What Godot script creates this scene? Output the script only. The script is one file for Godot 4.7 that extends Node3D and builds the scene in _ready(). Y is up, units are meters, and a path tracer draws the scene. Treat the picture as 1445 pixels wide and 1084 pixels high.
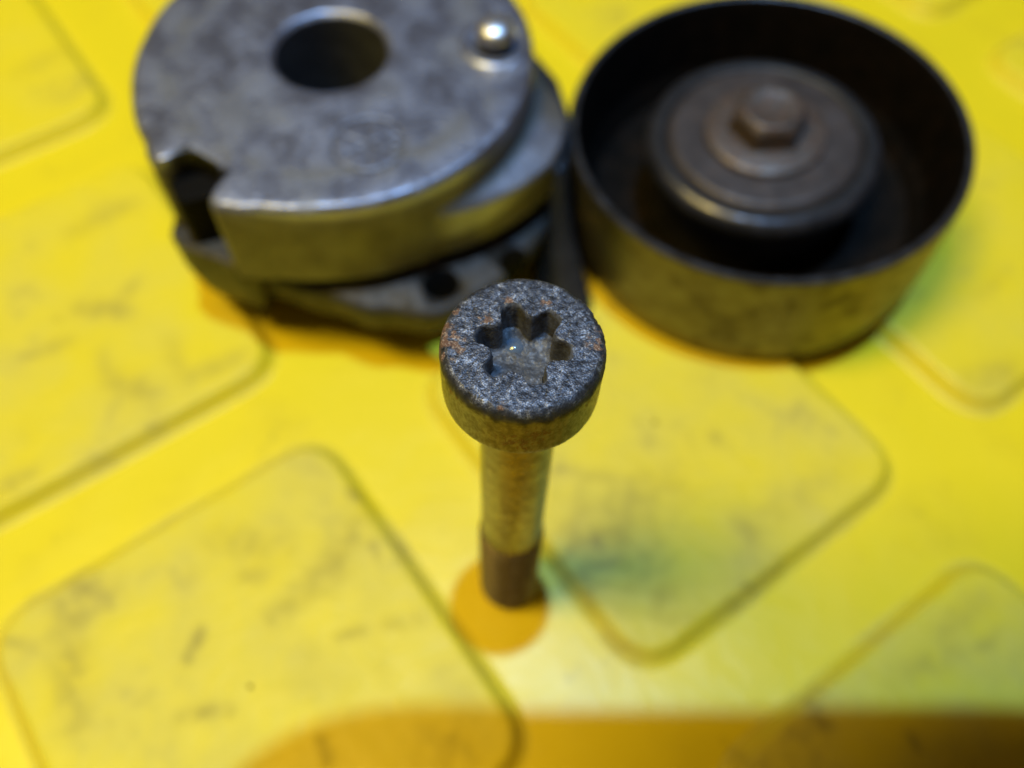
extends Node3D
# A close-up: a worn socket bolt standing on a yellow moulded plastic surface, a belt tensioner lying behind it.
# Lengths below are written in millimetres and scaled by MM when a mesh is committed.
const MM := 0.001
var names := {}

func lin(r: float, g: float, b: float) -> Color:
	return Color(r, g, b).linear_to_srgb()

# ---------------------------------------------------------------- naming
func numbered(called: String) -> String:
	var n: int = names.get(called, 0)
	names[called] = n + 1
	return called if n == 0 else "%s_%03d" % [called, n]

func thing(called: String, label: String, category: String, at := Vector3.ZERO) -> Node3D:
	var o := Node3D.new()
	o.name = numbered(called)
	add_child(o, true)
	o.position = at * MM
	o.set_meta("label", label)
	o.set_meta("category", category)
	return o

func part(called: String, mesh: Mesh, m: Material, parent: Node3D, at := Vector3.ZERO) -> MeshInstance3D:
	var o := MeshInstance3D.new()
	var k := 1
	o.name = called
	while parent.has_node(NodePath(o.name)):
		o.name = "%s_%03d" % [called, k]
		k += 1
	o.mesh = mesh
	o.material_override = m
	o.position = at * MM
	parent.add_child(o, true)
	return o

# ---------------------------------------------------------------- shapes
# rows: rings of points (mm), from the middle of the top outward and down. Smooth inside, creased where the profile turns sharply.
func skin(rows: Array, crease_deg := 38.0, uv_per_mm := 0.0, planar := Vector4.ZERO, flat_until := 0) -> ArrayMesh:
	var n: int = rows[0].size()
	var cuts := [0]
	for i in range(1, rows.size() - 1):
		var worst := 0.0
		for j in [0, n / 3, 2 * n / 3]:
			var a: Vector3 = rows[i][j] - rows[i - 1][j]
			var b: Vector3 = rows[i + 1][j] - rows[i][j]
			if a.length() > 1e-6 and b.length() > 1e-6:
				worst = maxf(worst, rad_to_deg(a.angle_to(b)))
		if worst > crease_deg:
			cuts.append(i)
	cuts.append(rows.size() - 1)
	var rho := []
	for j in n:
		rho.append(Vector2(rows[0][j].x, rows[0][j].z).length())
	var pos := PackedVector3Array()
	var nor := PackedVector3Array()
	var uvs := PackedVector2Array()
	var idx := PackedInt32Array()
	for c in cuts.size() - 1:
		var base := pos.size()
		for i in range(cuts[c], cuts[c + 1] + 1):
			for j in n:
				var p: Vector3 = rows[i][j]
				if i > cuts[c]:
					rho[j] = Vector2(p.x, p.z).length() if i <= flat_until else rho[j] + (p - rows[i - 1][j]).length()
				pos.append(p * MM)
				nor.append(Vector3.ZERO)
				if planar != Vector4.ZERO:
					uvs.append(Vector2((p.x + planar.x) * planar.z, (p.z + planar.y) * planar.w))
				else:
					var d := Vector2(p.x, p.z).normalized()
					uvs.append(Vector2(0.5, 0.5) + d * rho[j] * uv_per_mm)
		for i in cuts[c + 1] - cuts[c]:
			for j in n:
				var k := (j + 1) % n
				var a: int = base + i * n + j
				var b: int = base + (i + 1) * n + j
				var d: int = base + i * n + k
				var e: int = base + (i + 1) * n + k
				for t in [[a, b, d], [b, e, d]]:
					var fn: Vector3 = (pos[t[2]] - pos[t[0]]).cross(pos[t[1]] - pos[t[0]])
					idx.append_array(PackedInt32Array(t))
					for v in t:
						nor[v] += fn
	for v in nor.size():
		nor[v] = nor[v].normalized() if nor[v].length() > 0.0 else Vector3.UP
	var arr := []
	arr.resize(Mesh.ARRAY_MAX)
	arr[Mesh.ARRAY_VERTEX] = pos
	arr[Mesh.ARRAY_NORMAL] = nor
	arr[Mesh.ARRAY_TEX_UV] = uvs
	arr[Mesh.ARRAY_INDEX] = idx
	var m := ArrayMesh.new()
	m.add_surface_from_arrays(Mesh.PRIMITIVE_TRIANGLES, arr)
	return m

func ring(r: float, y: float, n: int) -> PackedVector3Array:
	var p := PackedVector3Array()
	for j in n:
		p.append(Vector3(cos(TAU * j / n) * r, y, sin(TAU * j / n) * r))
	return p

func lathe(profile: Array, n := 96, crease := 38.0, uv_per_mm := 0.02) -> ArrayMesh:
	var rows := []
	for v in profile:
		rows.append(ring(v[0], v[1], n))
	return skin(rows, crease, uv_per_mm)

# outline (Vector2, around its own middle) raised to rows by [outward offset, height]
func plate(outline: PackedVector2Array, steps: Array, crease := 38.0, uv_per_mm := 0.02) -> ArrayMesh:
	var n := outline.size()
	var out := PackedVector2Array()
	for j in n:
		var t := (outline[(j + 1) % n] - outline[(j + n - 1) % n]).normalized()
		out.append(Vector2(t.y, -t.x))
	var rows := []
	for f in [0.01, 0.6]:
		var p := PackedVector3Array()
		for j in n:
			p.append(Vector3(outline[j].x * f, steps[0][1], outline[j].y * f))
		rows.append(p)
	for s in steps:
		var p := PackedVector3Array()
		for j in n:
			var q: Vector2 = outline[j] + out[j] * s[0]
			p.append(Vector3(q.x, s[1], q.y))
		rows.append(p)
	return skin(rows, crease, uv_per_mm)

# corners in the order of a growing atan2(z, x)
func rounded(corners: Array, radius: float, seg := 6) -> PackedVector2Array:
	var p := PackedVector2Array()
	var n := corners.size()
	for i in n:
		var c: Vector2 = corners[i]
		var a: Vector2 = (corners[(i + n - 1) % n] - c).normalized()
		var b: Vector2 = (corners[(i + 1) % n] - c).normalized()
		var half := absf(a.angle_to(b)) / 2.0
		var reach := minf(radius / tan(half), minf(c.distance_to(corners[(i + 1) % n]), c.distance_to(corners[(i + n - 1) % n])) * 0.48)
		var s := c + a * reach
		var e := c + b * reach
		for k in seg + 1:
			var t := float(k) / seg
			p.append(s.lerp(c, t).lerp(c.lerp(e, t), t))
	return p

# radius at an angle, from a table of [degrees, radius], smoothly joined
func table(deg: float, t: Array) -> float:
	var d := fposmod(deg, 360.0)
	for i in t.size():
		var a: Array = t[i]
		var b: Array = t[(i + 1) % t.size()]
		var a0: float = a[0]
		var b0: float = b[0] + (360.0 if i == t.size() - 1 else 0.0)
		var x := d if d >= a0 or i < t.size() - 1 else d + 360.0
		if x >= a0 and x <= b0:
			return lerpf(a[1], b[1], smoothstep(0.0, 1.0, (x - a0) / (b0 - a0)))
	return t[0][1]

# ---------------------------------------------------------------- textures
func noise_bytes(side: int, freq: float, sd: int, octaves := 4, kind := FastNoiseLite.TYPE_SIMPLEX_SMOOTH) -> PackedByteArray:
	var f := FastNoiseLite.new()
	f.noise_type = kind
	f.seed = sd
	f.frequency = freq
	f.fractal_octaves = octaves
	f.fractal_type = FastNoiseLite.FRACTAL_FBM if octaves > 1 else FastNoiseLite.FRACTAL_NONE
	return f.get_image(side, side).get_data()

func tex(side: int, data: PackedByteArray, rgb := true) -> ImageTexture:
	return ImageTexture.create_from_image(Image.create_from_data(side, side, false, Image.FORMAT_RGB8 if rgb else Image.FORMAT_L8, data))

func b8(v: float) -> int:
	return clampi(int(v * 255.0), 0, 255)

func put_rgb(a: PackedByteArray, i: int, c: Color) -> void:
	a[i * 3] = b8(c.r)
	a[i * 3 + 1] = b8(c.g)
	a[i * 3 + 2] = b8(c.b)

func smudge(marks: PackedFloat32Array, side: int, span: float, ox: float, oz: float, s: Array, rough: PackedByteArray) -> void:
	# a soft rubbed streak: middle x z, half-length vector, half-width, strength
	var k := side / span
	var c := Vector2(s[0] - ox, s[1] - oz) * k
	var d := Vector2(s[2], s[3]) * k
	var w: float = s[4] * k * 1.8
	var reach := int(d.length() + w * 2.5)
	for y in range(maxi(0, int(c.y) - reach), mini(side, int(c.y) + reach + 1)):
		for x in range(maxi(0, int(c.x) - reach), mini(side, int(c.x) + reach + 1)):
			var p := Vector2(x, y) - c
			var along := clampf(p.dot(d) / maxf(d.length_squared(), 1.0), -1.0, 1.0)
			var away := (p - d * along).length() / w
			if away < 2.2:
				var i := y * side + x
				var v: float = s[5] * exp(-away * away * 1.4) * (0.25 + 1.5 * rough[i] / 255.0) * (1.0 - 0.35 * absf(along))
				marks[i] = minf(1.0, marks[i] + v)

func metal(tint: Color, metallic: float, rough: float) -> StandardMaterial3D:
	var m := StandardMaterial3D.new()
	m.albedo_color = tint
	m.metallic = metallic
	m.roughness = rough
	return m

# mottled metal or paint, mapped by the object's own coordinates
func mottled(a: Color, b: Color, metallic: float, r0: float, r1: float, sd: int, patch_mm: float, stain := Color(0.1, 0.07, 0.04), stain_amount := 0.0, bump := 0.004) -> StandardMaterial3D:
	var side := 384
	var n1 := noise_bytes(side, 0.012, sd, 5)
	var n2 := noise_bytes(side, 0.05, sd + 1, 4)
	var n3 := noise_bytes(side, 0.02, sd + 2, 5)
	var col := PackedByteArray(); col.resize(side * side * 3)
	var orm := PackedByteArray(); orm.resize(side * side * 3)
	for i in side * side:
		var t := n1[i] / 255.0 * 0.6 + n2[i] / 255.0 * 0.4
		var c := a.lerp(b, smoothstep(0.25, 0.75, t))
		var s := smoothstep(0.62 - 0.25 * stain_amount, 0.8, n3[i] / 255.0 * 0.8 + n2[i] / 255.0 * 0.25) * minf(1.0, stain_amount * 1.6)
		c = c.lerp(stain, s)
		put_rgb(col, i, c)
		put_rgb(orm, i, Color(1.0, lerpf(r0, r1, n2[i] / 255.0) + s * 0.2, metallic * (1.0 - s * 0.8)))
	var m := StandardMaterial3D.new()
	m.albedo_texture = tex(side, col)
	var o := tex(side, orm)
	m.metallic = 1.0
	m.roughness = 1.0
	m.roughness_texture = o
	m.roughness_texture_channel = BaseMaterial3D.TEXTURE_CHANNEL_GREEN
	m.metallic_texture = o
	m.metallic_texture_channel = BaseMaterial3D.TEXTURE_CHANNEL_BLUE
	m.heightmap_enabled = true
	m.heightmap_texture = tex(side, n2, false)
	m.heightmap_scale = bump
	m.uv1_triplanar = true
	m.uv1_scale = Vector3.ONE * (1000.0 / patch_mm)
	return m

func yellow_materials() -> Array:
	var side := 1024
	var span := 400.0
	var marks := PackedFloat32Array(); marks.resize(side * side)
	var fine := noise_bytes(side, 0.09, 5, 4)
	var soft := noise_bytes(side, 0.018, 6, 5)
	var wide := noise_bytes(side, 0.006, 7, 4)
	var spots := [[31.0, -66.0, 16.0, -11.0, 13.0, 0.09], [24.0, -48.0, 8.0, 5.0, 7.0, 0.07], [90.0, -30.0, 12.0, -10.0, 10.0, 0.10], [-29.8, -50.6, -1.8, 5.9, 2.0, 0.45], [-46.5, -50.8, 5.9, 0.6, 2.3, 0.35], [-44.8, -44.8, 1.8, 0.3, 1.1, 0.50], [-52.6, -32.5, 0.7, -2.0, 0.8, 0.75], [-72.5, -29.0, 3.0, 8.9, 1.9, 0.50], [-48.7, -21.9, 3.8, -0.5, 0.9, 0.45], [-81.8, -32.0, 2.3, 0.4, 0.7, 0.45], [-36.5, -41.7, -3.6, 4.4, 1.5, 0.40],
		[-26.7, -35.0, 1.6, -0.5, 0.8, 0.40], [-73.3, -42.1, 3.2, 1.7, 2.2, 0.40], [-28.6, -16.8, 0.8, 1.4, 0.8, 0.70], [-8.7, -17.3, 2.8, 0.5, 2.3, 0.50], [-29.1, -60.5, 0.9, 1.1, 0.7, 0.70], [-23.9, -50.1, 0.6, 0.8, 0.5, 0.60], [-18.8, -37.1, 4.8, -1.1, 1.0, 0.25],
		[17.1, -52.7, 6.9, 2.5, 3.9, 0.28], [23.5, -60.7, 5.5, -3.7, 3.4, 0.30], [27.6, -41.6, 2.8, 1.7, 2.5, 0.36], [14.9, -43.3, 1.5, 1.2, 1.5, 0.3], [43.4, -45.3, 5.6, -4.6, 1.3, 0.35], [43.1, -54.8, 0.8, 2.1, 1.3, 0.35], [39.7, -74.1, 1.1, 0.9, 0.8, 0.40], [14.7, -65.7, 6.0, 1.0, 0.9, 0.30], [53.3, -62.7, 9.0, -6.1, 1.9, 0.20],  # opening smudge also lays the bolt's shadow into the pad colour
		[-86.3, -100.4, 4.5, 0.2, 1.5, 0.55], [-82.1, -104.9, 1.7, -3.0, 1.0, 0.40], [-94.3, -90.5, 3.2, -1.8, 1.1, 0.40], [-75.1, -81.9, 2.7, 0.9, 2.0, 0.45], [-59.9, -87.3, 4.6, -2.8, 1.3, 0.40], [-92.6, -125.1, 5.3, -4.4, 1.6, 0.35], [-68.6, -89.6, 1.7, 4.0, 1.3, 0.30], [-92.3, -61.0, 2.4, -2.4, 1.2, 0.45], [-81.8, -86.5, 1.6, 3.3, 1.1, 0.30],
		[-121.2, -175.5, 4.3, -3.9, 1.8, 0.25], [75.4, -58.5, 0.7, 1.2, 0.5, 0.60], [70.1, -54.2, 0.6, 0.3, 0.4, 0.50], [97.1, -90.3, 4.2, -1.8, 2.0, 0.40], [79.8, -109.2, 6.3, -1.0, 1.4, 0.40], [103.8, -113.7, 4.2, -4.0, 1.2, 0.20], [78.6, -40.8, 4.5, -3.1, 1.2, 0.35], [82.5, -36.7, 1.8, -1.3, 0.7, 0.35], [70.6, -32.3, 5.4, -2.5, 1.5, 0.30], [51.3, -23.8, 0.9, 1.5, 0.9, 0.60], [66.3, -20.4, 0.4, 1.0, 0.6, 0.60]]
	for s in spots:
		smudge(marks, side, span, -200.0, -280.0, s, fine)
	var rng := RandomNumberGenerator.new()
	rng.seed = 41
	for k in 230:  # faint older scuffs all over
		var a := rng.randf_range(-0.9, 0.3) + (PI / 2 if rng.randf() < 0.3 else 0.0)
		var l := rng.randf_range(0.5, 5.0)
		smudge(marks, side, span, -200.0, -280.0, [rng.randf_range(-195, 195), rng.randf_range(-275, 115), cos(a) * l, sin(a) * l, rng.randf_range(0.6, 2.4), rng.randf_range(0.03, 0.13)], fine)
	var top := PackedByteArray(); top.resize(side * side * 3)
	var low := PackedByteArray(); low.resize(side * side * 3)
	var rough := PackedByteArray(); rough.resize(side * side)
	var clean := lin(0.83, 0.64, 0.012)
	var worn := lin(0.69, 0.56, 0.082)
	var grime := lin(0.20, 0.15, 0.055)
	for i in side * side:
		var f := fine[i] / 255.0
		var s := soft[i] / 255.0
		var w := wide[i] / 255.0
		# more of the paler tone is mixed in towards the near side
		var near_mix := lerpf(0.35, 1.0, smoothstep(-170.0, -45.0, i / side * span / side - 280.0))
		var c := clean.lerp(worn, clampf(0.55 + 0.9 * (s - 0.45) + 0.5 * (w - 0.5), 0.0, 1.0) * near_mix)
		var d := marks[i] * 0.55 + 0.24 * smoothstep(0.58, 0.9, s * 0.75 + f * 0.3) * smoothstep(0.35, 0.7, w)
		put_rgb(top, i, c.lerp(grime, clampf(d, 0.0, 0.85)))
		put_rgb(low, i, clean.lerp(grime, 0.05 * smoothstep(0.5, 0.9, s) + 0.12 * smoothstep(0.72, 0.85, f * 0.6 + s * 0.4)))
		rough[i] = b8(0.46 + 0.25 * (s - 0.5) + 0.1 * f + 0.2 * marks[i])
	var bump := tex(side, soft, false)
	var bumpf := tex(side, fine, false)
	var out := []
	for k in 2:
		var m := StandardMaterial3D.new()
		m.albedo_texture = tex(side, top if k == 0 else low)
		m.roughness = 1.0 if k == 0 else 0.36
		if k == 0:
			m.roughness_texture = tex(side, rough, false)
			m.roughness_texture_channel = BaseMaterial3D.TEXTURE_CHANNEL_RED
		m.metallic_specular = 0.36 if k == 0 else 0.44
		m.heightmap_enabled = true
		m.heightmap_texture = bumpf if k == 0 else bump
		m.heightmap_scale = 0.012 if k == 0 else 0.02
		out.append(m)
	return out

func bolt_head_material() -> StandardMaterial3D:
	var side := 896
	var span := 36.0   # mm across
	var fine := noise_bytes(side, 0.16, 21, 3)
	var grain := noise_bytes(side, 0.055, 22, 4)
	var mid := noise_bytes(side, 0.018, 23, 4)
	var cell := noise_bytes(side, 0.075, 24, 2, FastNoiseLite.TYPE_CELLULAR)
	var rusty := noise_bytes(side, 0.03, 25, 5)
	var col := PackedByteArray(); col.resize(side * side * 3)
	var orm := PackedByteArray(); orm.resize(side * side * 3)
	var hgt := PackedByteArray(); hgt.resize(side * side)
	var dark := lin(0.040, 0.042, 0.052)
	var steel := lin(0.22, 0.228, 0.275)
	var pale := lin(0.72, 0.73, 0.76)
	var rust := lin(0.15, 0.062, 0.028)
	var tan_ := lin(0.42, 0.31, 0.22)
	# rust where the photograph has it: [x, z, radius, strength] in the unrolled plane of the head
	var spots := [[-7.7, 0.3, 2.0, 1.0], [-8.0, -1.6, 1.3, 0.8], [-7.2, -3.6, 1.0, 0.7], [7.8, -0.2, 1.7, 0.8], [7.4, -2.1, 1.1, 0.5], [-1.7, -5.0, 0.7, 1.0], [2.3, -4.9, 0.65, 1.0], [-3.9, -2.6, 1.1, 0.7], [-2.0, 7.5, 1.0, 0.7], [2.5, 12.0, 2.2, 0.75], [-2.0, 12.6, 2.0, 0.7], [0.6, 13.6, 2.4, 0.7], [-8.0, 6.0, 1.8, 0.5], [8.6, 6.5, 1.6, 0.5]]
	for y in side:
		for x in side:
			var i := y * side + x
			var p := Vector2(x, y) / side * span - Vector2(span, span) / 2.0
			var r := p.length()
			var f := fine[i] / 255.0
			var g := grain[i] / 255.0
			var m := mid[i] / 255.0
			var ce := cell[i] / 255.0
			var on_side := smoothstep(8.5, 9.2, r)
			var c := dark.lerp(steel, clampf(0.34 + 0.65 * (g - 0.5) + 0.75 * (m - 0.5) + 0.4 * (f - 0.5), 0.0, 1.0))
			var speck := smoothstep(0.63, 0.73, f * 0.55 + g * 0.40 + (m - 0.5) * 0.4 + (0.10 if r > 4.4 else 0.0) * rusty[i] / 255.0) * (1.0 - 0.7 * on_side)
			c = c.lerp(pale, speck * 0.42)
			var pit := smoothstep(0.36, 0.24, f * 0.4 + g * 0.6) * (1.0 - 0.8 * on_side)
			c = c.lerp(lin(0.012, 0.012, 0.014), pit * 0.8)
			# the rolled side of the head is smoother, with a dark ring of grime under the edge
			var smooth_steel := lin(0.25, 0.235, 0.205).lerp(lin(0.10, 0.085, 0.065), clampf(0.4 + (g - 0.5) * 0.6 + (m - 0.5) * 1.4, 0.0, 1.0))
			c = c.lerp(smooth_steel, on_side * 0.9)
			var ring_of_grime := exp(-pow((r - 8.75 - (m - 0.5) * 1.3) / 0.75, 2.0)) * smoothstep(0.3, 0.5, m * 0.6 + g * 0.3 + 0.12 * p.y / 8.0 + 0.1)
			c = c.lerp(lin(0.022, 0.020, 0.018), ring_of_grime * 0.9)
			var ru := 0.0
			for s in spots:
				var d: float = Vector2(p.x - s[0], p.y - s[1]).length() / s[2]
				if d < 1.6:
					ru = maxf(ru, s[3] * exp(-d * d * 0.9))
			ru = smoothstep(0.26, 0.60, ru * (1.9 * (rusty[i] / 255.0 - 0.18) + 0.8 * (g - 0.5)))
			var tan_speck := smoothstep(0.52, 0.68, f * 0.6 + g * 0.4)
			c = c.lerp(rust.lerp(tan_, tan_speck * 0.8), ru * 0.8)
			put_rgb(col, i, c)
			put_rgb(orm, i, Color(1.0, lerpf(0.50 + 0.22 * (g - 0.5) + 0.15 * pit, 0.34 + 0.2 * g, on_side) + 0.25 * ru + 0.2 * ring_of_grime, (0.62 + 0.3 * on_side) * (1.0 - ru) * (1.0 - 0.7 * ring_of_grime)))
			hgt[i] = b8(clampf((0.5 * f + 0.35 * g + 0.15 * ce) * (1.0 - 0.92 * on_side) + 0.45 * on_side + 0.12 * ru * f, 0.0, 1.0))
	var o := tex(side, orm)
	var mat := StandardMaterial3D.new()
	mat.albedo_texture = tex(side, col)
	mat.metallic = 1.0
	mat.roughness = 1.0
	mat.roughness_texture = o
	mat.roughness_texture_channel = BaseMaterial3D.TEXTURE_CHANNEL_GREEN
	mat.metallic_texture = o
	mat.metallic_texture_channel = BaseMaterial3D.TEXTURE_CHANNEL_BLUE
	mat.heightmap_enabled = true
	mat.heightmap_texture = tex(side, hgt, false)
	mat.heightmap_scale = 0.010
	return mat

func housing_material() -> StandardMaterial3D:
	# cast aluminium, greasy; a round foundry stamp is pressed into the top
	var side := 896
	var span := 176.0
	var fine := noise_bytes(side, 0.11, 51, 4)
	var soft := noise_bytes(side, 0.022, 52, 5)
	var wide := noise_bytes(side, 0.009, 53, 4)
	var col := PackedByteArray(); col.resize(side * side * 3)
	var orm := PackedByteArray(); orm.resize(side * side * 3)
	var hgt := PackedByteArray(); hgt.resize(side * side)
	var bright := lin(0.42, 0.445, 0.56)
	var dull := lin(0.32, 0.335, 0.42)
	var grease := lin(0.10, 0.09, 0.07)
	var stamp := Vector2(9.1, 23.0)
	for y in side:
		for x in side:
			var i := y * side + x
			var p := Vector2(x, y) / side * span - Vector2(span, span) / 2.0
			var r := p.length()
			var f := fine[i] / 255.0
			var s := soft[i] / 255.0
			var w := wide[i] / 255.0
			var c := dull.lerp(bright, clampf(0.5 + 0.28 * (s - 0.5) + 0.2 * (f - 0.5) + 0.8 * (w - 0.5), 0.0, 1.0))
			var gr := smoothstep(0.54, 0.80, w * 0.75 + s * 0.25) * 0.36
			gr = maxf(gr, 0.55 * exp(-pow((r - 30.5) / 2.6, 2.0)) * smoothstep(0.4, 0.6, s))
			if r > 38.0:
				gr = maxf(gr, (0.7 + 0.25 * s) * smoothstep(39.0, 41.0, r))
			var ang := fposmod(rad_to_deg(atan2(p.y, p.x)), 360.0)
			var notch_shade := smoothstep(32.6, 33.6, r) * smoothstep(113.6, 115.0, ang) * (1.0 - smoothstep(132.4, 133.4, ang))  # shade of the notch painted black onto its walls
			gr *= 1.0 - 0.75 * smoothstep(6.0, 16.0, ang) * (1.0 - smoothstep(50.0, 62.0, ang)) * smoothstep(44.5, 46.0, r) * (1.0 - smoothstep(51.0, 53.0, r))
			# the stamp: a ring, three hands and a small figure
			var q := (p - stamp)
			q = Vector2(q.x, q.y)
			var dist := q.length()
			var press := 0.0
			if dist < 9.0:
				press = exp(-pow((dist - 6.3) / 0.38, 2.0))
				for a in [0.4, 1.45, 2.5]:
					var d := Vector2(cos(a), sin(a))
					if dist < 5.0:
						press = maxf(press, exp(-pow(q.dot(Vector2(-d.y, d.x)) / 0.42, 2.0)) * 0.8)
				for e in [Vector2(4.6, -1.2), Vector2(4.6, 1.0)]:
					press = maxf(press, exp(-pow((q.distance_to(e) - 1.0) / 0.35, 2.0)))
				press *= 0.55 + 0.6 * s
			c = c.lerp(grease, clampf(gr + press * 0.34, 0.0, 0.9)).lerp(lin(0.006, 0.005, 0.004), notch_shade)
			put_rgb(col, i, c)
			put_rgb(orm, i, Color(1.0, 0.42 + 0.16 * (f - 0.5) + 0.2 * (s - 0.5) + gr * 0.12, (0.95 - 0.6 * gr) * (1.0 - notch_shade)))
			hgt[i] = b8(clampf(0.45 + 0.2 * (f - 0.5) + 0.2 * (s - 0.5) - press * 0.4, 0.0, 1.0))
	var o := tex(side, orm)
	var mat := StandardMaterial3D.new()
	mat.albedo_texture = tex(side, col)
	mat.metallic = 1.0
	mat.roughness = 1.0
	mat.roughness_texture = o
	mat.roughness_texture_channel = BaseMaterial3D.TEXTURE_CHANNEL_GREEN
	mat.metallic_texture = o
	mat.metallic_texture_channel = BaseMaterial3D.TEXTURE_CHANNEL_BLUE
	mat.heightmap_enabled = true
	mat.heightmap_texture = tex(side, hgt, false)
	mat.heightmap_scale = 0.03
	return mat

# ---------------------------------------------------------------- things
func lamp(called: String, label: String, at: Vector3, radius: float, tint: Color, energy: float, glow: float) -> void:
	var t := thing(called, label, "lamp", at)
	var m := StandardMaterial3D.new()
	m.albedo_color = Color(0.9, 0.9, 0.9)
	m.emission_enabled = true
	m.emission = tint
	m.emission_energy_multiplier = glow
	var prof := []
	for k in 13:
		var a := PI * k / 12.0
		prof.append([maxf(sin(a) * radius * 1.1, 0.05), cos(a) * radius * 1.1])
	part("bulb", lathe(prof, 32, 60.0), m, t)
	part("socket", lathe([[0.05, radius + 45.0], [13.0, radius + 45.0], [14.0, radius + 42.0], [14.0, radius - 1.0], [0.05, radius - 1.0]], 32), metal(lin(0.05, 0.05, 0.05), 0.0, 0.5), t)
	part("cord", lathe([[0.05, radius + 420.0], [3.0, radius + 420.0], [3.0, radius + 45.5], [0.05, radius + 45.5]], 12), metal(lin(0.6, 0.6, 0.58), 0.0, 0.6), t)
	var l := OmniLight3D.new()
	l.name = "light"
	l.light_color = tint
	l.light_energy = energy
	l.light_size = radius * MM
	l.omni_range = 6.0
	l.omni_attenuation = 2.0
	l.shadow_enabled = true
	t.add_child(l)

func panel_lamp(called: String, label: String, at: Vector3, size: Vector2, tint: Color, energy: float) -> void:
	var t := thing(called, label, "lamp", at)
	var m := StandardMaterial3D.new()
	m.emission_enabled = true
	m.emission = tint
	m.emission_energy_multiplier = 2.0
	var box := func(w: Vector2) -> PackedVector2Array:
		return rounded([Vector2(-w.x / 2, -w.y / 2), Vector2(w.x / 2, -w.y / 2), Vector2(w.x / 2, w.y / 2), Vector2(-w.x / 2, w.y / 2)], 8.0, 4)
	part("diffuser", plate(box.call(size), [[0.0, 4.0], [0.0, 0.0], [-60.0, 0.0]]), m, t)
	part("housing", plate(box.call(size + Vector2(24, 24)), [[-2.0, 40.0], [0.0, 38.0], [0.0, 5.0], [-70.0, 5.0]]), metal(lin(0.7, 0.7, 0.7), 0.0, 0.5), t)
	var l := AreaLight3D.new()
	l.name = "light"
	l.area_size = size * MM
	l.light_color = tint
	l.light_energy = energy
	l.area_range = 6.0
	l.shadow_enabled = true
	t.add_child(l)
	l.position = Vector3(0, -5.0, 0) * MM
	l.basis = Basis(Vector3.RIGHT, -PI / 2)

func smartphone(view: Basis, eye: Vector3) -> void:
	# the telephone that takes the picture: its back lies just behind the lens and its shadow falls across the foreground
	var t := thing("smartphone", "dark smartphone held level above the bolt with its camera looking down", "phone")
	t.transform = Transform3D(view, eye * MM)
	var black := metal(lin(0.02, 0.02, 0.022), 0.0, 0.25)
	var o := rounded([Vector2(-74, -36.2), Vector2(74, -36.2), Vector2(74, 36.2), Vector2(-74, 36.2)], 34.0, 14)
	var body := part("body", plate(o, [[-1.2, 4.0], [-0.3, 3.6], [0.0, 2.6], [0.0, -2.6], [-0.3, -3.6], [-1.2, -4.0], [-34.0, -4.0]], 38.0), black, t)
	var turn := Basis(Vector3.RIGHT, PI / 2)
	body.transform = Transform3D(turn, Vector3(36.0, 11.0, 13.0) * MM)
	var oi := rounded([Vector2(-71, -33.6), Vector2(71, -33.6), Vector2(71, 33.6), Vector2(-71, 33.6)], 31.5, 14)
	var screen := part("screen", plate(oi, [[-0.2, 0.1], [0.0, 0.0], [0.0, -0.2]]), metal(lin(0.005, 0.005, 0.006), 0.0, 0.08), t)
	screen.transform = Transform3D(turn, Vector3(36.0, 11.0, 17.05) * MM)
	var lens := part("lens_ring", lathe([[4.2, 0.0], [4.2, 1.6], [5.6, 1.6], [6.0, 1.2], [6.0, 0.0]], 40), metal(lin(0.4, 0.4, 0.42), 1.0, 0.3), t)
	lens.transform = Transform3D(Basis(Vector3.RIGHT, -PI / 2), Vector3(0, 0, 8.9) * MM)

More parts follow.
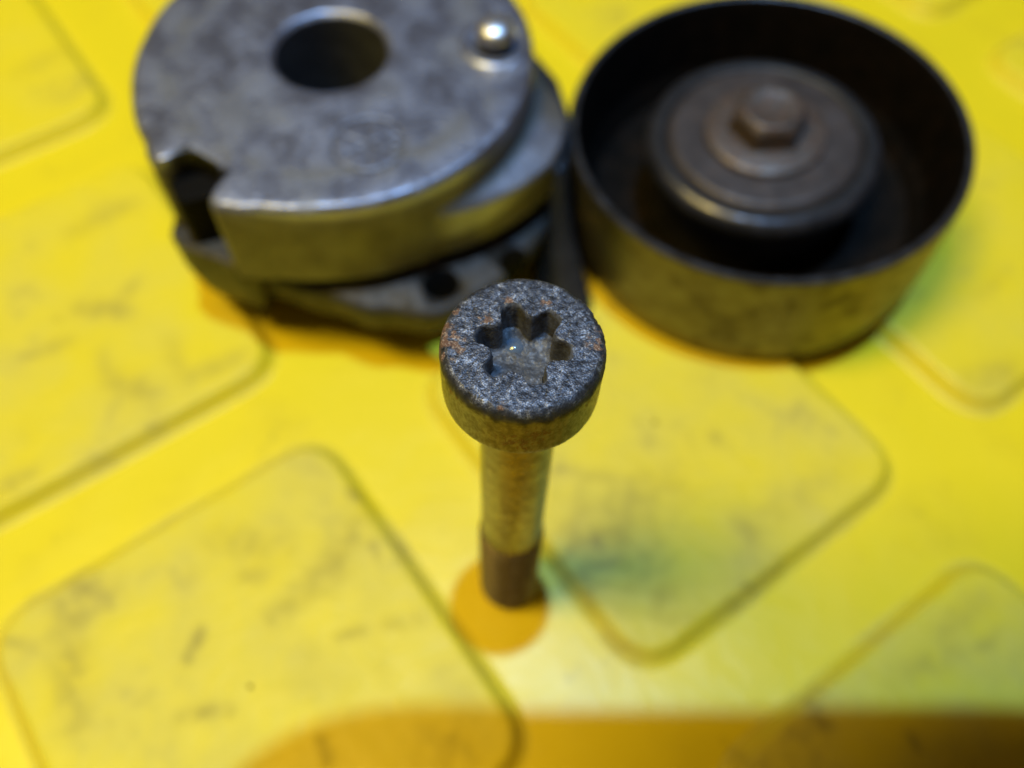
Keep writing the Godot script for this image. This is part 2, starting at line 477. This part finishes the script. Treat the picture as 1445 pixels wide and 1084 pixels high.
func make_bolt() -> void:
	var t := thing("socket_bolt", "worn steel bolt with a six-lobed star socket standing upright on yellow plastic", "bolt", Vector3(0.25, 0.0, -45.2))
	var up := Vector3(0.75, 78.4, -0.5).normalized()
	var x := Vector3.RIGHT.slide(up).normalized()
	t.basis = Basis(x, up, x.cross(up))
	# head
	var nz := FastNoiseLite.new()
	nz.seed = 9
	nz.frequency = 0.55
	nz.fractal_octaves = 3
	var nf := FastNoiseLite.new()
	nf.seed = 10
	nf.frequency = 1.7
	nf.fractal_octaves = 3
	var n := 320
	var star := PackedFloat32Array()
	for j in n:
		var a := TAU * j / n
		var c := (cos(6.0 * (a - deg_to_rad(12.0))) + 1.0) / 2.0
		star.append(3.30 + 1.50 * smoothstep(0.0, 0.88, c) + 0.10 * nz.get_noise_2d(cos(a) * 5.0, sin(a) * 5.0))
	var top := 79.1
	var rows := []
	var add := func(f: Callable) -> void:
		var p := PackedVector3Array()
		for j in n:
			var a := TAU * j / n
			var q: Vector2 = f.call(j, a)
			p.append(Vector3(cos(a) * q.x, q.y, sin(a) * q.x))
		rows.append(p)
	for k in 25:
		var f := 0.01 + 0.9 * k / 24.0
		add.call(func(j: int, a: float) -> Vector2:
			var r: float = lerpf(3.6, star[j], f * f) * f
			var lump := 0.30 * nz.get_noise_2d(cos(a) * r * 1.3, sin(a) * r * 1.3 + 40.0) + 0.07 * nf.get_noise_2d(cos(a) * r * 0.6, sin(a) * r * 0.6)
			var fill := 1.9 * smoothstep(-1.2, 4.2, sin(a) * r)   # packed dirt towards the near side
			return Vector2(r, top - 4.3 + fill + lump + 0.5 * smoothstep(0.78, 1.0, f)))
	for w in [[0.94, -3.7], [0.95, -2.6], [0.965, -1.7], [0.975, -1.1], [0.985, -0.65], [0.995, -0.34], [1.015, -0.13], [1.045, -0.02]]:
		add.call(func(j: int, a: float) -> Vector2:
			var rag := 0.13 * nf.get_noise_3d(cos(a) * 4.5, sin(a) * 4.5, w[1] * 1.2) + 0.07 * nz.get_noise_3d(cos(a) * 6.0, sin(a) * 6.0, w[1])
			return Vector2(star[j] * w[0] + rag, top + w[1] + 0.10 * nf.get_noise_2d(cos(a) * 5.0 + 20.0, sin(a) * 5.0)))
	var recess := rows.duplicate()
	rows.clear()
	rows.append(recess[recess.size() - 1])
	for k in range(1, 27):
		var s := k / 26.0
		add.call(func(j: int, a: float) -> Vector2:
			var r := lerpf(star[j] * 1.045, 7.64 + 0.12 * nz.get_noise_2d(cos(a) * 4.0, sin(a) * 4.0 + 9.0), s)
			return Vector2(r, top + 0.055 * nz.get_noise_2d(cos(a) * r * 1.6, sin(a) * r * 1.6) + 0.03 * nf.get_noise_2d(cos(a) * r, sin(a) * r)))
	for w in [[7.9, -0.10], [8.12, -0.30], [8.27, -0.58], [8.37, -0.98], [8.42, -1.45], [8.42, -2.4], [8.4, -3.6], [8.4, -4.8], [8.4, -6.0], [8.4, -7.2], [8.36, -7.8], [8.22, -8.15], [7.95, -8.3], [6.2, -8.3], [4.4, -8.3]]:
		add.call(func(j: int, a: float) -> Vector2:
			var chip := maxf(0.0, nz.get_noise_2d(cos(a) * 5.5 + 70.0, sin(a) * 5.5) - 0.12) * (1.1 if w[1] > -1.2 else 0.0)
			var rag := 0.05 * nf.get_noise_3d(cos(a) * 8.0, w[1], sin(a) * 8.0)
			return Vector2(w[0] + rag - chip * 0.35, top + w[1] - chip * 0.5 + (0.03 * nf.get_noise_2d(cos(a) * 9.0, sin(a) * 9.0) if w[1] < -0.05 else 0.0)))
	part("head", skin(rows, 62.0, 1.0 / 36.0, Vector4.ZERO, 26), bolt_head_material(), t)
	var crud := mottled(lin(0.16, 0.168, 0.195), lin(0.055, 0.055, 0.06), 0.25, 0.45, 0.68, 33, 8.0, lin(0.035, 0.024, 0.017), 0.3, 0.008)
	part("star_recess", skin(recess, 70.0, 0.02), crud, t)
	var glint_mat := metal(lin(0.10, 0.13, 0.18), 0.0, 0.12)
	glint_mat.metallic_specular = 0.7
	var bead := part("glint_bead", lathe([[0.05, 0.42], [0.3, 0.40], [0.6, 0.31], [0.9, 0.14], [1.1, -0.06], [1.2, -0.3]], 28, 80.0), glint_mat, t, Vector3(-0.85, 74.75, -2.45))  # glossy bead added on the recess floor to give a glint
	bead.rotation_degrees = Vector3(-6, 0, 4)
	# shank
	var steel := mottled(lin(0.33, 0.295, 0.235), lin(0.22, 0.19, 0.145), 1.0, 0.22, 0.36, 61, 30.0, lin(0.10, 0.06, 0.025), 0.28, 0.003)
	var prof := [[4.3, top - 8.32], [5.0, top - 8.34], [4.62, top - 8.6], [4.55, top - 9.2]]
	for k in 24:
		prof.append([4.52 + 0.02 * sin(k * 2.4), lerpf(top - 10.0, 31.0, k / 23.0)])
	prof.append_array([[4.5, 29.6], [4.3, 28.8]])
	part("shank", lathe(prof, 72, 40.0), steel, t)
	# rolled thread, a true helix
	var rusty := mottled(lin(0.56, 0.48, 0.40), lin(0.32, 0.26, 0.205), 0.95, 0.30, 0.44, 71, 14.0, lin(0.12, 0.055, 0.022), 0.4, 0.006)
	var cols := 72
	rows = []
	var count := 210
	for i in count + 1:
		var y := 29.4 - 29.4 * i / count
		var p := PackedVector3Array()
		var ends := smoothstep(29.4, 27.4, y) * smoothstep(0.0, 1.6, y)
		for j in cols:
			var f := fposmod(y / 1.5 - float(j) / cols, 1.0)
			var r := 4.02 + 0.96 * clampf(absf(f - 0.5) * 2.0 * 1.25 - 0.12, 0.0, 1.0)
			r = lerpf(4.1 if y < 10.0 else 4.45, r, ends)
			p.append(Vector3(cos(TAU * j / cols) * r, y, sin(TAU * j / cols) * r))
		rows.append(p)
	rows.append(ring(3.6, -0.0, cols))
	rows.append(ring(0.05, -0.0, cols))
	part("thread", skin(rows, 80.0, 0.02), rusty, t)

func make_tensioner() -> void:
	var t := thing("belt_tensioner", "greasy cast aluminium belt tensioner with a wide steel pulley lying flat", "belt tensioner", Vector3(-35.0, 0.0, -131.7))
	var alu := housing_material()
	var nz := FastNoiseLite.new()
	nz.seed = 3
	nz.frequency = 0.05
	# ---- housing: a thick disc with a bore, a notch at its left front and a shoulder at its right front
	var n := 300
	var shape := [[0, 37.6], [60, 37.8], [85, 37.9], [100, 38.6], [108, 40.0], [111.5, 40.6], [113.5, 40.2], [116, 33.8], [121, 32.2], [128, 32.4], [131.5, 33.6], [133.8, 39.2], [137, 39.0], [144, 37.7], [165, 37.0], [185, 36.9], [205, 37.6], [270, 38.2], [330, 38.4]]
	var bump := func(deg: float) -> float:
		var d := wrapf(deg, -180.0, 180.0)
		return 7.0 * clampf((57.0 - d) / 34.0, 0.0, 1.0) * smoothstep(-16.0, 12.0, d)
	var rows := []
	var add := func(f: Callable) -> void:
		var p := PackedVector3Array()
		for j in n:
			var q: Vector2 = f.call(360.0 * j / n)
			var a := TAU * j / n
			p.append(Vector3(cos(a) * q.x, q.y, sin(a) * q.x))
		rows.append(p)
	add.call(func(_d: float) -> Vector2: return Vector2(10.6, 42.1))
	add.call(func(_d: float) -> Vector2: return Vector2(11.2, 42.85))
	add.call(func(_d: float) -> Vector2: return Vector2(11.7, 43.0))
	for k in range(1, 12):
		var s := k / 11.0
		add.call(func(d: float) -> Vector2:
			var r: float = lerpf(11.7, table(d, shape) - 1.7, s)
			var a := deg_to_rad(d)
			return Vector2(r, 43.0 + 0.10 * nz.get_noise_2d(cos(a) * r, sin(a) * r)))
	for w in [[-0.95, 42.8], [-0.35, 42.35], [0.0, 41.6], [0.05, 38.6]]:
		add.call(func(d: float) -> Vector2: return Vector2(table(d, shape) + w[0] * (0.12 if d > 115.0 and d < 132.5 else 1.0), w[1]))
	for w in [[0.0, 37.4], [0.0, 36.9], [0.06, 36.6], [0.5, 35.9], [0.93, 35.1], [1.0, 34.6], [1.02, 33.8], [1.0, 30.0], [0.98, 26.5], [0.93, 25.2], [0.8, 24.5]]:
		add.call(func(d: float) -> Vector2:
			var b: float = bump.call(d)
			return Vector2(table(d, shape) + 0.1 + b * w[0], w[1] - 0.4 + 0.1 * nz.get_noise_2d(d * 0.6, w[1])))
	add.call(func(d: float) -> Vector2: return Vector2(table(d, shape) - 1.4, 24.0))
	add.call(func(_d: float) -> Vector2: return Vector2(30.0, 23.9))
	var shift := Vector3(-0.6, 0.0, -1.2)   # the bore sits a little off the middle
	for i in 14:
		for j in n:
			rows[i][j] += shift * (1.0 if i < 3 else 1.0 - (i - 2) / 11.0)
	part("housing", skin(rows, 44.0, 1.0 / 176.0), alu, t)
	part("bore_sleeve", lathe([[0.05, 4.0], [10.4, 4.0], [10.45, 30.0], [10.59, 42.15]], 80), mottled(lin(0.12, 0.13, 0.15), lin(0.07, 0.075, 0.09), 0.5, 0.45, 0.6, 81, 30.0), t, shift)
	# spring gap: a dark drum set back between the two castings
	var dark_brown := mottled(lin(0.035, 0.028, 0.02), lin(0.012, 0.010, 0.008), 0.2, 0.5, 0.7, 91, 30.0)
	part("spring_drum", lathe([[0.05, 24.5], [31.5, 24.5], [31.5, 19.5], [0.05, 19.5]], 80), dark_brown, t)
	# notch filler: a black block added to deepen its shade, and the stop lug below
	var pitch := metal(lin(0.006, 0.005, 0.004), 0.0, 0.6)  # near black, stands in for shade in the notch and drilled holes
	pitch.metallic_specular = 0.15
	var lug := rounded([Vector2(-6.5, -6.0), Vector2(6.5, -6.0), Vector2(5.5, 4.6), Vector2(-5.5, 4.6)], 2.0, 5)
	var filler_block := part("notch_filler", plate(lug, [[-0.8, 37.5], [-0.2, 37.1], [0.0, 36.4], [0.0, 20.0]]), pitch, t, Vector3(-20.5, 0, 26.2))
	filler_block.rotation_degrees.y = 20.0
	var block := []
	for q in [[29.0, 112.0], [38.6, 109.5], [40.2, 114.0], [40.6, 121.0], [42.2, 129.0], [42.0, 135.0], [38.4, 141.0], [29.0, 140.0]]:
		block.append(Vector2.from_angle(deg_to_rad(q[1])) * q[0] - Vector2.from_angle(deg_to_rad(125.0)) * 35.5)
	var lug_at := Vector2.from_angle(deg_to_rad(125.0)) * 35.5
	block.reverse()
	var grimy_metal := mottled(lin(0.085, 0.078, 0.065), lin(0.04, 0.036, 0.03), 0.5, 0.4, 0.55, 96, 40.0, lin(0.02, 0.015, 0.01), 0.5)
	block.reverse()
	part("stop_lug", plate(rounded(block, 2.2, 4), [[-1.0, 26.0], [-0.3, 25.6], [0.0, 24.6], [-0.2, 17.0], [-1.5, 11.0], [-4.0, 5.5], [-5.0, 4.8]]), grimy_metal, t, Vector3(lug_at.x, 0, lug_at.y))
	# ---- pin with its raised collar
	var bright := metal(lin(0.74, 0.74, 0.76), 1.0, 0.40)
	var pin := part("locating_pin", lathe([[0.05, 48.3], [1.4, 48.25], [2.5, 47.9], [3.2, 47.4], [3.6, 46.7], [3.75, 45.9]], 48, 60.0), bright, t, Vector3(30.2, 0, -3.6))
	part("pin_shaft", lathe([[3.74, 45.92], [3.6, 45.5], [3.6, 42.8]], 48, 60.0), dark_brown, pin)  # dark colour stands in for the unlit side of the pin
	part("collar", lathe([[4.0, 42.9], [4.6, 43.2], [5.5, 43.7], [6.2, 43.6], [6.8, 42.95]], 56, 60.0), alu, pin)
	# ---- lower casting: one solid with two drilled holes
	var low_t := [[0, 41.0], [14, 44.0], [30, 46.0], [45, 47.0], [62, 47.4], [76, 42.8], [92, 38.2], [108, 36.8], [118, 37.0], [140, 36.5], [180, 36.0], [260, 36.5], [330, 38.5]]
	var low := mottled(lin(0.058, 0.054, 0.054), lin(0.034, 0.031, 0.029), 0.35, 0.5, 0.68, 101, 60.0, lin(0.05, 0.04, 0.025), 0.5, 0.006)
	var csg := CSGCombiner3D.new()
	csg.name = "lower_casting"
	t.add_child(csg)
	var slab := CSGMesh3D.new()
	slab.name = "casting_body"
	rows = []
	n = 160
	for w in [[0.0, 20.3, 0.0], [0.5, 20.4, 0.0], [1.0, 20.4, -1.4], [1.0, 20.0, -0.5], [1.0, 19.2, -0.1], [1.0, 18.0, 0.0], [0.97, 13.0, 0.0], [0.91, 8.0, 0.0], [0.84, 4.0, 0.0], [0.80, 1.4, 0.0], [0.78, 0.8, -0.8], [0.5, 0.8, 0.0], [0.0, 0.8, 0.0]]:
		var p := PackedVector3Array()
		for j in n:
			var r: float = maxf(table(360.0 * j / n, low_t) * w[0] + w[2], 0.02)
			p.append(Vector3(cos(TAU * j / n) * r, w[1], sin(TAU * j / n) * r))
		rows.append(p)
	slab.mesh = solid(rows)
	slab.material = low
	csg.add_child(slab)
	var holes := [[21.2, 35.6, 3.6], [35.2, 29.8, 3.4]]
	for h in holes:
		var drill := CSGCylinder3D.new()
		drill.name = "mounting_hole"
		drill.operation = CSGShape3D.OPERATION_SUBTRACTION
		drill.radius = h[2] * MM
		drill.height = 30.0 * MM
		drill.sides = 40
		drill.material = pitch  # shade inside the hole is put into the wall colour
		drill.position = Vector3(h[0], 20.0, h[1]) * MM
		csg.add_child(drill)
	# ---- arm between the casting and the pulley
	var dark := mottled(lin(0.055, 0.055, 0.062), lin(0.025, 0.024, 0.026), 0.5, 0.35, 0.55, 111, 30.0)
	var mid := Vector2(42.0, 0.0)
	var high := [Vector2(34, -24), Vector2(38.5, -18), Vector2(42.8, -11), Vector2(45.0, -1), Vector2(45, 8), Vector2(44.8, 13), Vector2(43, 15), Vector2(40, 14), Vector2(37, 5)]
	var foot := [Vector2(34, -25), Vector2(42, -25), Vector2(45.2, -14), Vector2(45.4, -1), Vector2(46, 10), Vector2(50.5, 22), Vector2(53, 30), Vector2(46, 32), Vector2(40, 24)]
	rows = []
	for w in [[0.0, 29.6, 0.02], [0.0, 29.6, 0.9], [0.0, 29.3, 0.97], [0.02, 28.6, 1.0], [0.08, 25.0, 1.0], [0.17, 21.0, 1.0], [0.30, 17.0, 1.0], [0.46, 13.0, 1.0], [0.65, 9.0, 1.0], [0.85, 5.0, 1.0], [1.0, 1.5, 1.0]]:
		var corners := []
		for k in high.size():
			corners.append(high[k].lerp(foot[k], w[0]) - mid)
		var p := PackedVector3Array()
		for q in rounded(corners, 3.0, 5):
			p.append(Vector3(q.x * w[2], w[1], q.y * w[2]))
		rows.append(p)
	part("pivot_arm", skin(rows, 50.0, 0.02), dark, t, Vector3(mid.x, 0, mid.y))
	# ---- pulley
	var pulley := Node3D.new()
	pulley.name = "pulley"
	var axis := Vector3(-0.06, 1.0, 0.017).normalized()   # it leans a little, its right side off the ground
	var px := Vector3.RIGHT.slide(axis).normalized()
	pulley.transform = Transform3D(Basis(px, axis, px.cross(axis)), Vector3(85.8, 1.6, 1.8) * MM)
	t.add_child(pulley)
	var rimm := mottled(lin(0.19, 0.172, 0.13), lin(0.135, 0.115, 0.08), 0.9, 0.32, 0.46, 121, 80.0, lin(0.06, 0.04, 0.018), 0.45, 0.004)
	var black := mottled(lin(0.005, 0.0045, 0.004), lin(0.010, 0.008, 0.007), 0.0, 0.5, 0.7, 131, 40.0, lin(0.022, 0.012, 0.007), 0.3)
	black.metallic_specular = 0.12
	part("rim", lathe([[38.95, 29.6], [39.2, 29.0], [39.2, 24.0], [39.2, 18.0], [39.2, 12.0], [39.0, 7.5], [38.6, 4.4], [38.0, 2.4], [37.0, 1.4], [34.0, 1.2]], 160), rimm, pulley)
	part("lip", lathe([[37.5, 29.8], [38.0, 30.1], [38.6, 30.05], [38.98, 29.62]], 160), mottled(lin(0.075, 0.075, 0.085), lin(0.03, 0.028, 0.028), 0.6, 0.35, 0.5, 136, 30.0), pulley)
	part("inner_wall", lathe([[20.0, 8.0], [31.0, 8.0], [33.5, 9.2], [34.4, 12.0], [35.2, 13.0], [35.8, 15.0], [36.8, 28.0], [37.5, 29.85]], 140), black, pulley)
	var hubm := mottled(lin(0.105, 0.105, 0.125), lin(0.05, 0.049, 0.055), 0.75, 0.26, 0.40, 141, 40.0, lin(0.02, 0.014, 0.01), 0.35)
	part("bearing_ring", lathe([[19.3, 25.7], [19.8, 26.2], [20.4, 26.4], [21.6, 26.25]], 120), mottled(lin(0.022, 0.021, 0.023), lin(0.010, 0.009, 0.010), 0.3, 0.45, 0.6, 143, 30.0), pulley)
	part("hub", lathe([[21.5, 26.22], [22.4, 25.9], [23.1, 25.1], [23.5, 23.9], [23.5, 22.6], [22.8, 21.6], [20.6, 20.8], [20.0, 8.0]], 120), hubm, pulley)
	part("dust_cap", lathe([[0.05, 27.0], [17.6, 27.0], [18.5, 26.7], [19.0, 26.1], [19.3, 25.6]], 100), mottled(lin(0.088, 0.073, 0.071), lin(0.052, 0.042, 0.040), 0.5, 0.42, 0.55, 151, 40.0, lin(0.05, 0.03, 0.022), 0.3), pulley)
	var hexm := mottled(lin(0.15, 0.128, 0.115), lin(0.085, 0.066, 0.056), 0.65, 0.38, 0.54, 161, 16.0, lin(0.10, 0.046, 0.026), 0.6)
	var bolt := part("pulley_bolt", lathe([[0.05, 29.0], [7.0, 29.0], [11.0, 28.7], [11.9, 28.1], [12.1, 27.2], [12.1, 26.8]], 80), hexm, pulley)
	var hex := PackedVector2Array()
	n = 96
	rows = []
	for w in [[0.05, 33.5, 1.0], [3.2, 33.5, 1.0], [4.2, 34.0, 1.0], [5.3, 34.1, 1.0], [5.75, 33.9, 1.0], [6.2, 33.3, 0.55], [6.45, 32.6, 0.1], [6.5, 32.0, 0.0], [6.5, 30.0, 0.0], [7.0, 28.9, 0.0]]:
		var p := PackedVector3Array()
		for j in n:
			var a := TAU * j / n
			var flat := cos(fposmod(a + deg_to_rad(2.0), PI / 3.0) - PI / 6.0)
			var r: float = lerpf(minf(w[0] / flat, w[0] * 1.12), w[0], w[2])
			p.append(Vector3(cos(a) * r, w[1], sin(a) * r))
		rows.append(p)
	hex.clear()
	part("hex_head", skin(rows, 35.0, 0.02), hexm, bolt)

# a closed solid for booleans: every point once
func solid(rows: Array) -> ArrayMesh:
	var st := SurfaceTool.new()
	st.begin(Mesh.PRIMITIVE_TRIANGLES)
	var n: int = rows[0].size()
	var inner := range(1, rows.size() - 1)
	st.set_smooth_group(0)
	for i in inner:
		for j in n:
			st.add_vertex(rows[i][j] * MM)
	var first := 0
	var last := (inner.size() - 1) * n
	var topi := inner.size() * n
	st.add_vertex(Vector3(0, rows[0][0].y, 0) * MM)
	st.add_vertex(Vector3(0, rows[rows.size() - 1][0].y, 0) * MM)
	for j in n:
		var k := (j + 1) % n
		for v in [topi, first + j, first + k]:
			st.add_index(v)
		for v in [last + j, topi + 1, last + k]:
			st.add_index(v)
		for i in inner.size() - 1:
			var a := i * n + j
			var b := (i + 1) * n + j
			var d := i * n + k
			var e := (i + 1) * n + k
			for v in [a, b, d, b, e, d]:
				st.add_index(v)
	st.generate_normals()
	return st.commit()

func make_surface() -> void:
	var mats := yellow_materials()
	var sheet := MeshInstance3D.new()
	sheet.name = "plastic_ground"
	var slab := BoxMesh.new()
	slab.size = Vector3(0.62, 0.006, 0.62)
	sheet.mesh = slab
	# planar mapping of the sheet, the same as on the pads
	var arr := slab.get_mesh_arrays()
	var uv := PackedVector2Array()
	for v: Vector3 in arr[Mesh.ARRAY_VERTEX]:
		uv.append(Vector2((v.x + 0.2) / 0.4, (v.z - 0.08 + 0.28) / 0.4))
	arr[Mesh.ARRAY_TEX_UV] = uv
	arr[Mesh.ARRAY_TANGENT] = null
	var flat := ArrayMesh.new()
	flat.add_surface_from_arrays(Mesh.PRIMITIVE_TRIANGLES, arr)
	sheet.mesh = flat
	sheet.material_override = mats[1]
	sheet.position = Vector3(0, -0.003, -0.08)
	sheet.set_meta("kind", "structure")
	sheet.set_meta("label", "glossy yellow moulded plastic surface with rows of raised scuffed square pads")
	add_child(sheet)
	# the pads lie on a slanting grid
	var c0 := Vector2(28.16, -77.05)
	var step_a := Vector2(69.98, -51.12)
	var step_b := Vector2(52.58, 71.41)
	var e1 := Vector2(25.03, -18.79).normalized()
	var e2 := Vector2(20.51, 26.64).normalized()
	for i in range(-3, 4):
		for j in range(-3, 4):
			var c := c0 + step_a * i + step_b * j
			if absf(c.x) > 260.0 or absf(c.y + 80.0) > 260.0:
				continue
			var rows := []
			for w in [[-32.0, 3.1], [-14.0, 3.1], [-1.5, 3.1], [-0.8, 3.0], [-0.2, 2.72], [0.3, 2.1], [0.85, 1.25], [1.4, 0.5], [2.0, 0.14], [2.7, 0.01], [3.4, -0.12]]:
				var h1: float = 31.9 + w[0]
				var h2: float = 34.3 + w[0]
				if w[0] < -30.0:
					h1 = 0.3
					h2 = 0.4
				var o := rounded([-e1 * h1 - e2 * h2, e1 * h1 - e2 * h2, e1 * h1 + e2 * h2, -e1 * h1 + e2 * h2], clampf(8.2 + w[0], 0.1, 30.0), 8)
				var p := PackedVector3Array()
				for q in o:
					p.append(Vector3(q.x, w[1], q.y))
				rows.append(p)
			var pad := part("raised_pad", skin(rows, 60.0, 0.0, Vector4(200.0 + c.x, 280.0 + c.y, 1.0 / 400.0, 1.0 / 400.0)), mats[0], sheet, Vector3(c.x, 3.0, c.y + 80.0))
			if i == 0 and j == 0:
				pad.set_meta("label", "scuffed raised pad behind the standing bolt with dark smears")

func _ready() -> void:
	# camera: a telephone held 15 cm above the surface, focused on the bolt's head
	var eye := Vector3(0, 150, 0)
	var pitch := deg_to_rad(-60.0)
	var view := Basis(Vector3.RIGHT, pitch) * Basis(Vector3.BACK, deg_to_rad(1.5))
	var cam := Camera3D.new()
	cam.name = "camera"
	cam.transform = Transform3D(view, eye * MM)
	cam.near = 0.01
	cam.far = 8.0
	var lens := CameraAttributesPhysical.new()
	lens.frustum_focal_length = 26.57
	lens.exposure_aperture = 9.8
	lens.frustum_focus_distance = 0.0832
	cam.attributes = lens
	cam.fov = rad_to_deg(2.0 * atan(542.0 / 1200.0))
	add_child(cam)
	cam.current = true
	var env := Environment.new()
	env.background_mode = Environment.BG_COLOR
	env.background_color = lin(0.055, 0.036, 0.024)
	env.tonemap_mode = Environment.TONE_MAPPER_LINEAR
	env.tonemap_exposure = 1.0
	env.sdfgi_enabled = true
	env.ssao_enabled = true
	env.ssil_enabled = true
	var we := WorldEnvironment.new()
	we.name = "environment"
	we.environment = env
	add_child(we)
	# a cool lamp nearly overhead, a warm one higher up at the left
	lamp("cool_lamp", "cool white bulb hanging nearly straight above the bolt", Vector3(41, 1500, -124), 16.0, lin(0.24, 0.51, 0.92), 2.2, 6.0)
	panel_lamp("warm_lamp", "flat warm light panel hanging high above at the left", Vector3(-430, 1100, 10), Vector2(460, 260), lin(0.81, 0.60, 0.14), 1.38)

	make_surface()
	make_tensioner()
	make_bolt()
	smartphone(view, eye)
